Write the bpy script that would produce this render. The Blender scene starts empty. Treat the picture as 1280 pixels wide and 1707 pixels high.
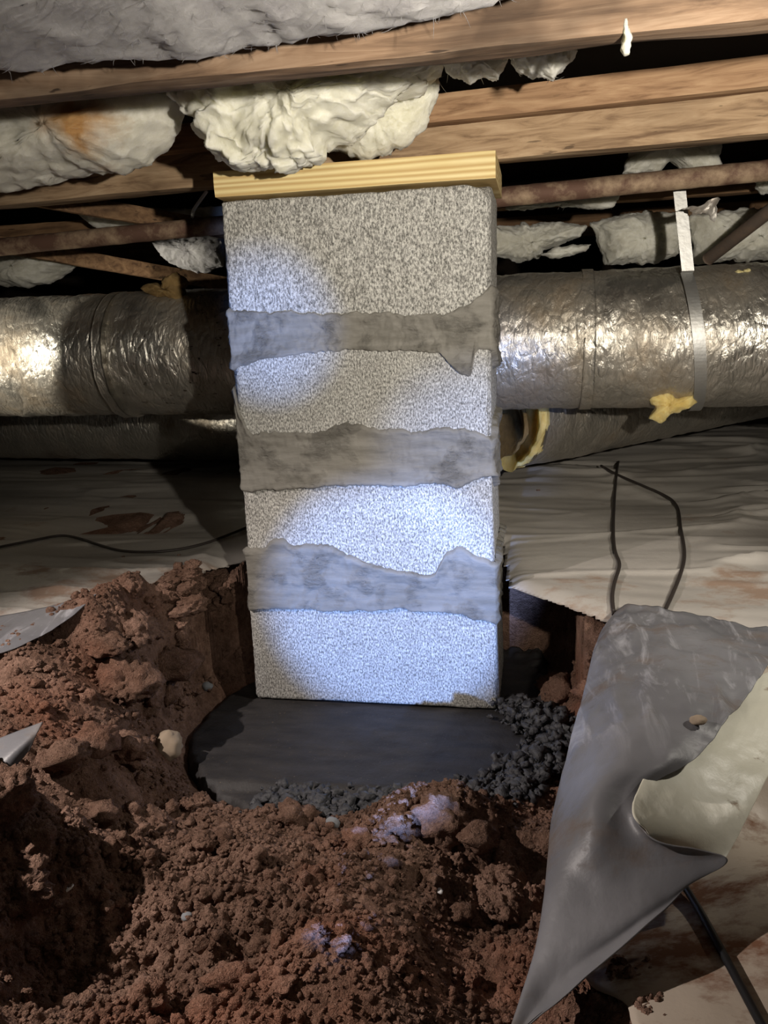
import bpy, bmesh, math, random
import numpy as np
from mathutils import Vector, Matrix
random.seed(4); rng = np.random.default_rng(4)
S = bpy.context.scene; COL = S.collection

# ------------------------------------------------------------------ camera
F = 1350.0
CP = np.array([0.2594, -1.2069, 0.6231]); YAW, PIT, ROL = 0.1888, -0.234, -0.0394
_f = np.array([-math.sin(YAW)*math.cos(PIT), math.cos(YAW)*math.cos(PIT), math.sin(PIT)])
_r = np.array([math.cos(YAW), math.sin(YAW), 0.0]); _u = np.cross(_r, _f)
_c, _s = math.cos(ROL), math.sin(ROL)
RT, UP, FW = _c*_r+_s*_u, -_s*_r+_c*_u, _f
cd = bpy.data.cameras.new('camera'); cam = bpy.data.objects.new('camera', cd); COL.objects.link(cam)
cd.sensor_fit = 'VERTICAL'; cd.sensor_height = 36.0; cd.lens = F/1707*36.0; cd.clip_start = .01
cam.matrix_world = Matrix(((RT[0], UP[0], -FW[0], CP[0]), (RT[1], UP[1], -FW[1], CP[1]), (RT[2], UP[2], -FW[2], CP[2]), (0, 0, 0, 1)))
S.camera = cam

# ------------------------------------------------------------------ world, lamps, exposure
wd = bpy.data.worlds.new('world'); S.world = wd; wd.use_nodes = True
wd.node_tree.nodes['Background'].inputs[0].default_value = (1.0, .93, .84, 1)
wd.node_tree.nodes['Background'].inputs[1].default_value = 0.05
S.view_settings.view_transform = 'Standard'; S.view_settings.look = 'None'
S.view_settings.exposure = 0.0; S.view_settings.gamma = 1.0; S.view_settings.use_curve_mapping = False

def spot(name, loc, tgt, watts, col, ang, blend, size):
    l = bpy.data.lights.new(name, 'SPOT'); l.energy = watts; l.color = col
    l.spot_size = math.radians(ang); l.spot_blend = blend; l.shadow_soft_size = size
    o = bpy.data.objects.new(name, l); COL.objects.link(o); o.location = loc
    o.rotation_euler = (Vector(tgt)-Vector(loc)).to_track_quat('-Z', 'Y').to_euler(); return o

COOL = (.27, .45, 1.0)
spot('warm_spot', (.52, -1.12, .70), (.26, .2, .98), 78, (1.0, .92, .79), 94, .95, .012)     # warm lamp held right of the camera, aimed at the joists
spot('warm_spot', (.98, -.34, .78), (.44, -.14, .2), 16, (1.0, .93, .82), 66, .8, .014)      # added warm spot, brightens the plastic at the right
spot('cool_spot', (.16, -1.08, .21), (.04, 0, .18), 128, COOL, 24.5, .55, .006)                 # cool torch low in front, on the bottom block
spot('cool_spot', (.34, -1.08, .28), (.18, 0, .40), 60, COOL, 19, .9, .008)                  # added cool spot, lights only the right half of the middle blocks
spot('cool_spot', (.05, -1.08, .30), (-.14, 0, .615), 85, COOL, 13.5, 1.0, .008)             # another added cool spot, makes the bluish patch below the top block
spot('side_spot', (-.66, -.76, .86), (-.10, -.40, .05), 42, (1.0, .89, .82), 70, .6, .008)    # pinkish lamp at the left, on the soil
spot('side_spot', (-1.55, -.55, .60), (-.93, .33, .60), 105, (1.0, .93, .78), 17, .2, .010)    # added narrow spot, highlight on the duct's left end, cut off by its cone
# ------------------------------------------------------------------ helpers
def ray(u, v):
    d = FW + RT*((u-640)/F) - UP*((v-853.5)/F); return d
def atY(u, v, y): d = ray(u, v); return CP+d*((y-CP[1])/d[1])
def atZ(u, v, z): d = ray(u, v); return CP+d*((z-CP[2])/d[2])

def hsh(ix, iy, iz, seed):
    n = (ix.astype(np.int64)*374761393 + iy.astype(np.int64)*668265263 + iz.astype(np.int64)*2147483647*3 + seed*1274126177) & 0xffffffff
    n = ((n ^ (n >> 13))*1274126177) & 0xffffffff
    n = ((n ^ (n >> 16))*2246822519) & 0xffffffff
    return ((n ^ (n >> 15)) & 0xffffff)/float(0xffffff)
def vnoise(p, seed=0):
    p = np.asarray(p, float); i = np.floor(p).astype(np.int64); f = p-i; f = f*f*f*(f*(f*6-15)+10)
    r = 0
    for dx in (0, 1):
        for dy in (0, 1):
            for dz in (0, 1):
                w = (f[:, 0] if dx else 1-f[:, 0])*(f[:, 1] if dy else 1-f[:, 1])*(f[:, 2] if dz else 1-f[:, 2])
                r = r+w*hsh(i[:, 0]+dx, i[:, 1]+dy, i[:, 2]+dz, seed)
    return r*2-1
def fbm(p, oct=4, seed=0, gain=.5):
    p = np.asarray(p, float); a = 1.0; r = 0; t = 0
    for k in range(oct):
        r = r+a*vnoise(p, seed+k*17); t += a; a *= gain; p = p*2.03+7.1
    return r/t
def P3(x, y, z=None):
    x = np.asarray(x, float).ravel(); y = np.asarray(y, float).ravel()
    return np.stack([x, y, np.zeros_like(x) if z is None else np.asarray(z, float).ravel()], 1)
def bumps(x, y, cell, seed, fill=.8):                 # rounded lumps of random size, one per cell
    gx, gy = x/cell, y/cell; ix, iy = np.floor(gx).astype(np.int64), np.floor(gy).astype(np.int64); best = np.zeros_like(x); o = np.zeros_like(ix)
    for dx in (-1, 0, 1):
        for dy in (-1, 0, 1):
            cx, cy = ix+dx, iy+dy
            px = cx+hsh(cx, cy, o, seed); py = cy+hsh(cx, cy, o+1, seed); r = .25+.65*hsh(cx, cy, o+2, seed)
            h = np.where(hsh(cx, cy, o+3, seed) < fill, np.sqrt(np.maximum(0, r*r-(gx-px)**2-(gy-py)**2)), 0)
            best = np.maximum(best, h)
    return best*cell

def link_mesh(name, verts, faces, mat, parent=None, smooth=True, uv=None):
    me = bpy.data.meshes.new(name); V_ = np.asarray(verts, np.float32)
    if isinstance(faces, np.ndarray) or len(faces) > 4000:
        ln = np.full(len(faces), faces.shape[1], np.int32) if isinstance(faces, np.ndarray) else np.fromiter((len(q) for q in faces), np.int32, len(faces))
        ix = faces.ravel().astype(np.int32) if isinstance(faces, np.ndarray) else np.concatenate([np.asarray(q, np.int32) for q in faces]) if ln.min() != ln.max() else np.asarray(faces, np.int32).ravel()
        me.vertices.add(len(V_)); me.vertices.foreach_set('co', V_.ravel()); me.loops.add(len(ix)); me.loops.foreach_set('vertex_index', ix)
        me.polygons.add(len(ln)); me.polygons.foreach_set('loop_start', np.r_[0, np.cumsum(ln)[:-1]].astype(np.int32)); me.update(calc_edges=True); me.validate()
    else:
        me.from_pydata([tuple(v) for v in V_.tolist()], [], [tuple(int(i) for i in f) for f in faces]); me.update()
    if smooth: me.polygons.foreach_set('use_smooth', [True]*len(me.polygons))
    if mat: me.materials.append(mat)
    o = bpy.data.objects.new(name, me); COL.objects.link(o)
    if parent: o.parent = parent
    return o
def fix_normals(o):
    bm = bmesh.new(); bm.from_mesh(o.data); bmesh.ops.recalc_face_normals(bm, faces=bm.faces); bm.to_mesh(o.data); bm.free(); return o
def tag(o, label=None, cat=None, group=None, kind=None):
    for k, v in (('label', label), ('category', cat), ('group', group), ('kind', kind)):
        if v: o[k] = v
    return o
def empty(name, loc, label=None, cat=None, group=None):
    o = bpy.data.objects.new(name, None); COL.objects.link(o); o.location = loc; o.empty_display_size = .05
    return tag(o, label, cat, group)
def part(name, verts, faces, mat, par, smooth=True):  # verts in world space, parent is an unrotated Empty
    off = np.array(par.location); return link_mesh(name, np.asarray(verts)-off, faces, mat, par, smooth)
def grid_faces(nr, nc, close=False):
    i, j = np.meshgrid(np.arange(nr-1), np.arange(nc if close else nc-1), indexing='ij'); i = i.ravel()*nc; j = j.ravel(); k = (j+1) % nc
    return np.stack([i+j, i+k, i+nc+k, i+nc+j], 1).tolist()
def solid(V, nr, nc, t, nrm=None):                     # a grid sheet V (nr*nc,3) given thickness t
    G = V.reshape(nr, nc, 3); du = np.gradient(G, axis=1); dv = np.gradient(G, axis=0); n = np.cross(du, dv); n /= np.linalg.norm(n, axis=2, keepdims=True)+1e-12
    B = (G-n*t).reshape(-1, 3); N = nr*nc; f = grid_faces(nr, nc); F2 = list(f)+[tuple(N+i for i in reversed(q)) for q in f]
    edge = [j for j in range(nc)]+[i*nc+nc-1 for i in range(1, nr)]+[(nr-1)*nc+j for j in range(nc-2, -1, -1)]+[i*nc for i in range(nr-2, 0, -1)]
    for a, b in zip(edge, edge[1:]+edge[:1]): F2.append((b, a, N+a, N+b))
    return np.concatenate([V, B]), F2
def cr(ctrl, n):                                       # Catmull-Rom along axis 0
    c = np.asarray(ctrl, float); m = len(c); t = np.linspace(0, m-1, n); i = np.minimum(t.astype(int), m-2); f = t-i
    p0, p1, p2, p3 = c[np.maximum(i-1, 0)], c[i], c[i+1], c[np.minimum(i+2, m-1)]
    f = f.reshape((-1,)+(1,)*(c.ndim-1))
    return .5*(2*p1+(p2-p0)*f+(2*p0-5*p1+4*p2-p3)*f*f+(3*p1-p0-3*p2+p3)*f**3)
def patch(ctrl, nr, nc):                               # ctrl rows x cols x 3
    a = cr(ctrl, nr); b = cr(np.swapaxes(a, 0, 1), nc); return np.swapaxes(b, 0, 1).reshape(-1, 3)
def tube(pts, rad, nseg=10, n=None):
    p = np.asarray(pts, float)
    if n: p = cr(p, n)
    t = np.gradient(p, axis=0); t /= np.linalg.norm(t, axis=1, keepdims=True)
    ref = np.array([0, 0, 1.0]) if abs(t[0][2]) < .9 else np.array([1.0, 0, 0])
    a = np.cross(t, ref); a /= np.linalg.norm(a, axis=1, keepdims=True); b = np.cross(a, t); m = len(p)
    r = np.broadcast_to(np.asarray(rad, float), (m,))
    th = np.arange(nseg)*2*math.pi/nseg
    V = p[:, None]+r[:, None, None]*(a[:, None]*np.cos(th)[None, :, None]+b[:, None]*np.sin(th)[None, :, None])
    f = grid_faces(m, nseg, True)+[tuple(range(nseg)), tuple(reversed(range((m-1)*nseg, m*nseg)))]
    return V.reshape(-1, 3), f
def beam(p0, p1, w, h, nx=60, ny=3, nz=5, amp=.0015, seed=0):  # rough-edged timber; p0,p1: bottom front edge ends; w towards +y, h upwards
    p0, p1 = np.array(p0, float), np.array(p1, float); L = p1-p0; n = np.array([-L[1], L[0], 0]); n /= np.linalg.norm(n)
    loop = []
    e = .0025
    for j in range(nz): loop.append((0 if 0 < j < nz-1 else e*.6, e*.6+(h-e*1.2)*j/(nz-1)))
    for j in range(1, ny): loop.append((w*j/ny, h))
    for j in range(nz): loop.append((w if 0 < j < nz-1 else w-e*.6, h-e*.6-(h-e*1.2)*j/(nz-1)))
    for j in range(1, ny): loop.append((w-w*j/ny, 0))
    loop = np.array(loop); t = np.linspace(0, 1, nx)
    V = p0[None, None]+t[:, None, None]*L+loop[None, :, :1]*n+loop[None, :, 1:]*np.array([0, 0, 1.0])
    V = V.reshape(-1, 3); q = V*np.array([9, 40, 40])
    V = V+np.stack([0*V[:, 0], fbm(q, 3, seed)*amp, fbm(q+31, 3, seed+5)*amp], 1)
    m = len(loop); return V, grid_faces(nx, m, True)+[tuple(range(m)), tuple(reversed(range((nx-1)*m, nx*m)))]
def blob(outline, yc, front, back, nth=96, nr=22, amp=.012, freq=26, seed=0, ragged=.006, lump=.02, fz=1.0):
    """soft fibrous mass: outline is (x, z) around it, bulging front (towards -y) and back"""
    o = np.asarray(outline, float); c = o.mean(0); o = np.vstack([o, o[:1]])
    d = np.r_[0, np.cumsum(np.linalg.norm(np.diff(o, axis=0), axis=1))]; t = np.linspace(0, d[-1], nth, endpoint=False)
    E = np.stack([np.interp(t, d, o[:, 0]), np.interp(t, d, o[:, 1])], 1)
    E += (E-c)/(np.linalg.norm(E-c, axis=1, keepdims=True)+1e-9)*(fbm(P3(E[:, 0]*60, E[:, 1]*60), 3, seed)*ragged)[:, None]
    rs = np.sin(np.linspace(.012, 1, nr)*math.pi/2); V = []
    for sgn, th in ((-1, front), (1, back)):
        rr = rs if sgn < 0 else rs[-2::-1]
        for r in rr:
            q = c+(E-c)*r; pr = (max(0, 1-r**2.6))**.6
            V.append(np.stack([q[:, 0], np.full(nth, yc+sgn*th*pr), q[:, 1]], 1))
    V = np.concatenate(V); q = V*freq; e = np.maximum(0.15, 1-np.abs(V[:, 1]-yc)*0)
    V += (.0022*np.stack([fbm(V*95, 3, seed+k_, .65) for k_ in (41, 42, 43)], 1)+.0016*np.stack([fbm(V*260, 2, seed+k_) for k_ in (51, 52, 53)], 1))*fz
    V[:, 1] += (fbm(q, 4, seed+3)*amp*1.1+fbm(q*.35, 2, seed+9)*lump)*e-np.abs(fbm(q*.9, 2, seed+23))*amp*.8
    V[:, 2] += fbm(q+9.3, 3, seed+4)*amp*.6; V[:, 0] += fbm(q+19.3, 3, seed+6)*amp*.6
    nrow = len(V)//nth; f = grid_faces(nrow, nth, True)+[tuple(range(nth)), tuple(reversed(range((nrow-1)*nth, nrow*nth)))]
    return V, [tuple(reversed(x)) for x in f]

# ------------------------------------------------------------------ materials
class NT:
    def __init__(s, name):
        s.m = bpy.data.materials.new(name); s.m.use_nodes = True; s.n = s.m.node_tree.nodes; s.l = s.m.node_tree.links
        s.b = s.n['Principled BSDF']; s.tc = s.n.new('ShaderNodeNewGeometry').outputs['Position']
    def mp(s, scale=(1, 1, 1), rot=(0, 0, 0), loc=(0, 0, 0)):
        m = s.n.new('ShaderNodeMapping'); m.inputs['Scale'].default_value = scale; m.inputs['Rotation'].default_value = rot; m.inputs['Location'].default_value = loc
        s.l.new(s.tc, m.inputs[0]); return m.outputs[0]
    def noise(s, scale, detail=5, rough=.55, vec=None, dist=0):
        t = s.n.new('ShaderNodeTexNoise'); t.inputs['Scale'].default_value = scale; t.inputs['Detail'].default_value = detail
        t.inputs['Roughness'].default_value = rough; t.inputs['Distortion'].default_value = dist; s.l.new(vec or s.tc, t.inputs['Vector']); return t.outputs['Fac']
    def vor(s, scale, feat='F1', vec=None, out='Distance'):
        t = s.n.new('ShaderNodeTexVoronoi'); t.feature = feat; t.inputs['Scale'].default_value = scale; s.l.new(vec or s.tc, t.inputs['Vector']); return t.outputs[out]
    def wave(s, scale, dist, vec=None, dscale=1, prof='SIN', d='Z'):
        t = s.n.new('ShaderNodeTexWave'); t.bands_direction = d; t.wave_profile = prof; t.inputs['Scale'].default_value = scale; t.inputs['Distortion'].default_value = dist
        t.inputs['Detail'].default_value = 2; t.inputs['Detail Scale'].default_value = dscale; s.l.new(vec or s.tc, t.inputs['Vector']); return t.outputs['Fac']
    def ramp(s, fac, *stops):
        r = s.n.new('ShaderNodeValToRGB'); e = r.color_ramp.elements
        while len(e) < len(stops): e.new(.5)
        for k, (p, c) in enumerate(stops):
            e[k].position = p; e[k].color = (*c, 1) if len(c) == 3 else c
        s.l.new(fac, r.inputs[0]); return r.outputs[0]
    def mix(s, fac, a, b, mode='MIX'):
        m = s.n.new('ShaderNodeMix'); m.data_type = 'RGBA'; m.blend_type = mode
        for k, v in ((0, fac), (6, a), (7, b)):
            if isinstance(v, (int, float)): m.inputs[k].default_value = v
            elif isinstance(v, tuple): m.inputs[k].default_value = (*v, 1)
            else: s.l.new(v, m.inputs[k])
        return m.outputs[2]
    def math(s, op, a, b=0.5):
        m = s.n.new('ShaderNodeMath'); m.operation = op
        for k, v in ((0, a), (1, b)):
            if isinstance(v, (int, float)): m.inputs[k].default_value = v
            else: s.l.new(v, m.inputs[k])
        return m.outputs[0]
    def axis(s, k):
        x = s.n.new('ShaderNodeSeparateXYZ'); s.l.new(s.tc, x.inputs[0]); return x.outputs[k]
    def bump(s, h, strength=.5, dist=.002, prev=None):
        b = s.n.new('ShaderNodeBump'); b.inputs['Strength'].default_value = strength; b.inputs['Distance'].default_value = dist
        s.l.new(h, b.inputs['Height'])
        if prev: s.l.new(prev, b.inputs['Normal'])
        return b.outputs[0]
    def out(s, col, rough=.9, metal=0, normal=None, spec=.3, **kw):
        for k, v in (('Base Color', col), ('Roughness', rough), ('Metallic', metal), ('Specular IOR Level', spec)):
            if isinstance(v, tuple): s.b.inputs[k].default_value = (*v, 1)
            elif isinstance(v, (int, float)): s.b.inputs[k].default_value = v
            else: s.l.new(v, s.b.inputs[k])
        if normal: s.l.new(normal, s.b.inputs['Normal'])
        for k, v in kw.items(): s.b.inputs[k.replace('_', ' ')].default_value = v
        return s.m

def m_block():
    t = NT('concrete_block'); v = t.mp((1, 1, .55)); n1 = t.noise(430, 3, .7, v); n2 = t.noise(26, 4)
    c = t.ramp(n1, (.33, (.095, .093, .088)), (.47, (.31, .305, .29)), (.64, (.68, .67, .64)))
    c = t.mix(.35, c, t.ramp(n2, (.3, (.30, .28, .24)), (.7, (.75, .75, .74))), 'MULTIPLY')
    spots = t.ramp(t.noise(9, 2), (.70, (0, 0, 0)), (.74, (1, 1, 1)))
    c = t.mix(t.math('MULTIPLY', spots, .12), c, (.45, .36, .2))
    return t.out(c, .95, 0, t.bump(n1, .9, .0022), .2)
def m_mortar():
    t = NT('mortar'); s_ = t.noise(24, 5, .6, t.mp((.5, 1, 3.0))); n = t.noise(190, 4, .6); pit = t.ramp(t.noise(17, 3), (.50, (0, 0, 0)), (.62, (1, 1, 1)))
    tear = t.noise(95, 6, .72, t.mp((.8, 1, 1.5)), 1.5); tm = t.math('MULTIPLY', tear, pit)
    c = t.ramp(s_, (.3, (.13, .122, .106)), (.7, (.21, .20, .18)))
    crack = t.math('MULTIPLY', t.ramp(tear, (.34, (1, 1, 1)), (.42, (0, 0, 0))), t.math('MULTIPLY', pit, .7)); c = t.mix(crack, c, (.05, .047, .042))
    return t.out(c, .75, 0, t.bump(n, .4, .0015, t.bump(tm, .9, .006, t.bump(t.noise(38, 4, .6, t.mp((.4, 1, 2.2))), .5, .004))), .3)
def m_wood(name, cols, gscale=(2.2, 30, 30), stain=.5, ring=0, seed=0):
    t = NT(name); v = t.mp(gscale, loc=(seed, seed*1.7, seed*.6)); g = t.noise(2.6, 8, .62, v, .7); n = t.noise(5, 4, .6, t.mp((1, 1.6, 1.6), loc=(seed, 0, 0)))
    c = t.ramp(g, (.34, cols[0]), (.5, cols[1]), (.66, cols[2]))
    if ring:
        c = t.mix(.55, c, cols[1])
        w = t.wave(2.6, 6.0, t.mp((.5, 5, 13.0), rot=(0, .02, 0), loc=(seed, 0, 0)), 1.2); c = t.mix(t.math('MULTIPLY', w, ring), c, cols[3])
    c = t.mix(t.math('MULTIPLY', t.ramp(n, (.46, (0, 0, 0)), (.66, (1, 1, 1))), stain), c, tuple(x*.35 for x in cols[0]))
    gouge = t.ramp(t.noise(11, 3, .5, t.mp((1.2, 5, 7), loc=(seed*2, 3, 1))), (.67, (0, 0, 0)), (.69, (1, 1, 1)))
    c = t.mix(t.math('MULTIPLY', gouge, .85*min(1, stain*1.6)), c, (.02, .012, .008))
    return t.out(c, .8, 0, t.bump(g, .5, .002), .25)
def m_soil(name='red_clay', dark=1.0):
    t = NT(name); n = t.noise(14, 6, .65); n2 = t.noise(150, 4, .7); n3 = t.noise(4.5, 3)
    c = t.ramp(n, (.25, (.13*dark, .070*dark, .046*dark)), (.5, (.255*dark, .155*dark, .113*dark)), (.75, (.45*dark, .285*dark, .215*dark)))
    c = t.mix(.55, c, t.ramp(n2, (.3, (.35, .30, .28)), (.65, (1, 1, 1))), 'MULTIPLY')
    c = t.mix(t.ramp(n3, (.55, (0, 0, 0)), (.75, (.55, .55, .55))), c, (.34*dark, .14*dark, .085*dark))
    sp = t.ramp(t.noise(520, 3, .7), (.60, (0, 0, 0)), (.70, (1, 1, 1))); c = t.mix(t.math('MULTIPLY', sp, .45), c, (.62*dark, .45*dark, .34*dark))
    c = t.mix(t.ramp(t.noise(38, 4, .7), (.30, (.65, .65, .65)), (.50, (0, 0, 0))), c, (.075*dark, .042*dark, .028*dark))
    return t.out(c, 1.0, 0, t.bump(n2, 1.0, .007, t.bump(t.noise(420, 3, .7), .8, .003)), .1)
def m_foil():
    t = NT('foil_wrap'); cr1 = t.vor(34, 'DISTANCE_TO_EDGE', t.mp((1.5, .8, .8), rot=(.3, .2, .5))); cr2 = t.noise(48, 5, .6, t.mp((1.8, .8, .8)), 1.2)
    n3 = t.noise(180, 3); dirt = t.noise(7, 6, .65)
    crease = t.math('MINIMUM', cr1, .18)
    nor = t.bump(n3, .22, .0012, t.bump(cr2, .55, .006, t.bump(crease, .30, .014)))
    dm = t.ramp(dirt, (.42, (0, 0, 0)), (.66, (1, 1, 1)))
    c = t.mix(dm, (.60, .575, .52), (.30, .25, .19))
    speck = t.ramp(t.noise(75, 3, .6, t.mp((.7, 1, 1.6))), (.64, (0, 0, 0)), (.70, (1, 1, 1)))
    leftm = t.ramp(t.math('MULTIPLY', t.axis(0), -1.0), (.25, (0, 0, 0)), (.38, (1, 1, 1)), (.50, (1, 1, 1)), (.66, (.25, .25, .25)))
    sp = t.math('MULTIPLY', speck, leftm); c = t.mix(sp, c, (.06, .04, .025))
    r = t.ramp(dm, (0, (.30,)*3), (1, (.55,)*3)); r = t.math('MAXIMUM', r, t.math('MULTIPLY', sp, .9))
    return t.out(c, r, t.ramp(dm, (0, (.92,)*3), (1, (.62,)*3)), nor, .5)
def m_metal(name, c, rough, metal=1, dirt=(.2, .12, .07), amt=.4, sc=22):
    t = NT(name); n = t.noise(sc, 6, .7); c2 = t.mix(t.math('MULTIPLY', t.ramp(n, (.45, (0, 0, 0)), (.65, (1, 1, 1))), amt), c, dirt)
    return t.out(c2, rough, metal, t.bump(t.noise(120, 4), .4, .001), .4)
def m_fluff(name, a, b, stain=None):
    t = NT(name); n = t.noise(22, 6, .65); c = t.ramp(n, (.3, a), (.62, b))
    if stain:
        x, z, w = stain; d = t.math('ABSOLUTE', t.math('SUBTRACT', t.axis(0), x)); d2 = t.math('ABSOLUTE', t.math('SUBTRACT', t.axis(2), z))
        k = t.math('ADD', t.math('ADD', d, d2), t.math('MULTIPLY', t.math('SUBTRACT', t.noise(30, 4), .5), w*1.6))
        c = t.mix(t.ramp(k, (w*.35, (1, 1, 1)), (w*1.5, (0, 0, 0))), c, (.42, .24, .10))
    return t.out(c, 1.0, 0, t.bump(t.noise(150, 6, .75, t.mp((1, 1, .6)), 2.0), .6, .004), .05, Subsurface_Weight=.8, Subsurface_Radius=(.02, .02, .018), Subsurface_Scale=1.0)
def m_plastic(name, a, b, rough=.35, stain=(.17, .075, .035), lo=.56, hi=.66, amt=.9, sc=9, front=None, spec=.45, scuff=0):
    t = NT(name); n = t.noise(6, 4); c = t.ramp(n, (.3, a), (.7, b))
    st = t.noise(sc, 7, .68, t.mp((1, 1.5, 1)))
    if front: st = t.math('ADD', st, t.ramp(t.axis(1), (front[0], (.17,)*3), (front[1], (0,)*3)))
    sm = t.ramp(st, (lo, (0, 0, 0)), (hi, (1, 1, 1)))
    c = t.mix(t.math('MULTIPLY', sm, amt), c, stain)
    if scuff: c = t.mix(t.math('MULTIPLY', t.ramp(t.noise(16, 6, .7, t.mp((2.2, .5, .8), rot=(0, 0, .5)), 1.0), (.54, (0, 0, 0)), (.70, (1, 1, 1))), t.math('MULTIPLY', t.ramp(t.math('ADD', t.axis(1), 1.0), (.50, (0, 0, 0)), (.60, (1, 1, 1))), scuff)), c, (.42, .42, .45))
    r = t.math('ADD', t.math('MULTIPLY', sm, .5), rough)
    return t.out(c, r, 0, t.bump(t.noise(55, 4, .6), .25, .003), spec)

M = dict(block=m_block(), mortar=m_mortar(), soil=m_soil(), soil_dark=m_soil('damp_clay', .8), foil=m_foil(),
    joist=m_wood('old_joist', ((.08, .048, .03), (.19, .122, .077), (.29, .205, .14)), stain=.8, seed=2),
    girder=m_wood('girder_wood', ((.145, .088, .05), (.31, .21, .125), (.41, .295, .185)), stain=.4, seed=5),
    ledger=m_wood('ledger_wood', ((.15, .080, .042), (.30, .18, .10), (.40, .26, .15)), stain=.15, seed=9),
    dim=m_wood('dim_wood', ((.10, .055, .03), (.20, .115, .06), (.28, .17, .09)), stain=.5, seed=12),
    pine=m_wood('yellow_pine', ((.58, .45, .20), (.68, .56, .29), (.76, .65, .38), (.40, .25, .09)), gscale=(2, 24, 24), stain=.06, ring=.75, seed=1),
    rust=m_metal('rusty_iron', (.12, .065, .045), .75, .3, (.50, .38, .25), .65, 14), strap=m_metal('galvanised_strap', (.42, .42, .41), .5, .9, (.4, .38, .34), .35),
    pipe2=m_metal('dull_pipe', (.10, .075, .06), .7, .2, (.2, .13, .08), .4), tape=m_metal('foil_tape', (.42, .40, .37), .5, .6),
    white_fluff=m_fluff('white_fibreglass', (.62, .60, .47), (.80, .79, .68)), grey_fluff=m_fluff('grey_fibreglass', (.30, .29, .30), (.43, .42, .42)),
    dust_fluff=m_fluff('dusty_fibreglass', (.48, .46, .39), (.68, .67, .60)),
    yellow_fluff=m_fluff('yellow_fibreglass', (.55, .38, .10), (.80, .64, .28)), brown_fluff=m_fluff('brown_fibreglass', (.10, .065, .025), (.24, .16, .07)),
    sheet=m_plastic('white_poly_sheet', (.37, .345, .315), (.48, .45, .41), .36, (.24, .135, .075), .62, .74, .75, 6, (-.15, .15)),
    grey=m_plastic('grey_poly_sheet', (.10, .10, .108), (.22, .22, .235), .46, (.12, .085, .06), .53, .68, .75, 9, scuff=.7),
    white=m_plastic('creased_white_poly', (.66, .64, .52), (.76, .74, .64), .4, (.19, .10, .05), .64, .70, .85, 13),
    dirty=m_plastic('muddy_white_poly', (.42, .35, .28), (.52, .45, .37), .5, (.16, .065, .03), .47, .58, .95, 7),
    wire=NT('wire').out((.035, .028, .025), .5), rod=NT('rod').out((.012, .012, .013), .45),
    pad=None, stone=NT('stone').out((.33, .26, .19), .9), grey_stone=NT('grey_stone').out((.22, .23, .24), .9), chip=NT('chip').out((.85, .85, .83), .6),
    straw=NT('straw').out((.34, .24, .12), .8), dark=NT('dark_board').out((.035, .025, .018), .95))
t = NT('black_concrete'); n = t.noise(30, 5, .6, t.mp((.4, 1.4, 1))); c = t.ramp(n, (.3, (.020, .019, .020)), (.7, (.045, .041, .040)))
grit = t.ramp(t.noise(330, 2), (.70, (0, 0, 0)), (.74, (1, 1, 1))); c = t.mix(t.math('MULTIPLY', grit, .5), c, (.30, .22, .15))
M['pad'] = t.out(c, .62, 0, t.bump(t.noise(160, 4, .65), .5, .002), .35)
t = NT('black_crumbs'); M['crumb'] = t.out(t.ramp(t.noise(120, 4), (.3, (.028, .028, .032)), (.7, (.085, .085, .092))), .6, 0, t.bump(t.noise(200, 4), .8, .003), .45)
# ------------------------------------------------------------------ ground shape
bx = np.array([-2.9, -.62, -.50, -.41, -.33, -.27, -.20, 0, .202, .222, .29, .36, .46, .60, 2.9]); by = np.array([-.40, -.30, -.235, -.13, .02, .16, .26, .30, .26, .02, -.045, -.09, -.11, -.13, -.2])
def edge_y(x): return np.interp(x, bx, by)
def grade(x, y): return .195+.022*np.clip(y, 0, 4)*np.clip(.6+x, .2, 1.4)
PADP = np.array([(-.19, .24), (-.205, .14), (-.25, .07), (-.275, -.02), (-.275, -.14), (-.21, -.25), (-.10, -.30), (.01, -.315), (.13, -.29), (.23, -.245), (.285, -.16), (.305, -.07), (.30, .10), (.28, .26)])
GP = [atZ(u, v, z) for u, v, z in (
    (405, 935, .215), (330, 945, .23), (230, 968, .23), (160, 1022, .22), (60, 1095, .20), (0, 1130, .19), (-90, 1180, .19),
    (400, 1010, .165), (400, 1080, .08), (385, 1125, .012), (340, 1060, .135), (330, 1150, .04), (303, 1205, .012), (230, 1100, .14), (150, 1110, .165),
    (215, 1215, .085), (100, 1235, .14), (285, 1245, .012), (320, 1335, .012), (200, 1330, .06), (60, 1330, .13), (0, 1300, .16),
    (430, 1375, .02), (560, 1392, .018), (640, 1372, .045), (740, 1368, .05), (850, 1390, .02), (900, 1320, -.01), (945, 1260, -.01), (500, 1450, .065), (640, 1480, .075),
    (700, 1600, .075), (300, 1480, .085), (150, 1450, .10), (128, 1400, .05), (75, 1335, .135), (145, 1262, .125), (60, 1625, .07), (400, 1620, .055), (880, 1480, -.01), (700, 1480, .055), (0, 1500, .15), (0, 1707, .14), (200, 1707, .10), (450, 1600, .09), (640, 1707, .09), (860, 1600, .0), (860, 1450, .005),
    (850, 1707, .02), (960, 1080, .13), (925, 1145, .05), (990, 1180, .06), (960, 1250, -.005), (880, 1110, -.01), (1015, 1045, .15),
    (1010, 1330, .02), (1060, 1200, .14), (1150, 1150, .185), (1250, 1100, .19), (1200, 1250, .15), (1150, 1420, .06), (1250, 1350, .09), (1100, 1600, .07), (1250, 1600, .085), (1280, 1480, .09), (960, 1600, .04), (1000, 1707, .065), (1280, 1707, .085))]
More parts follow.
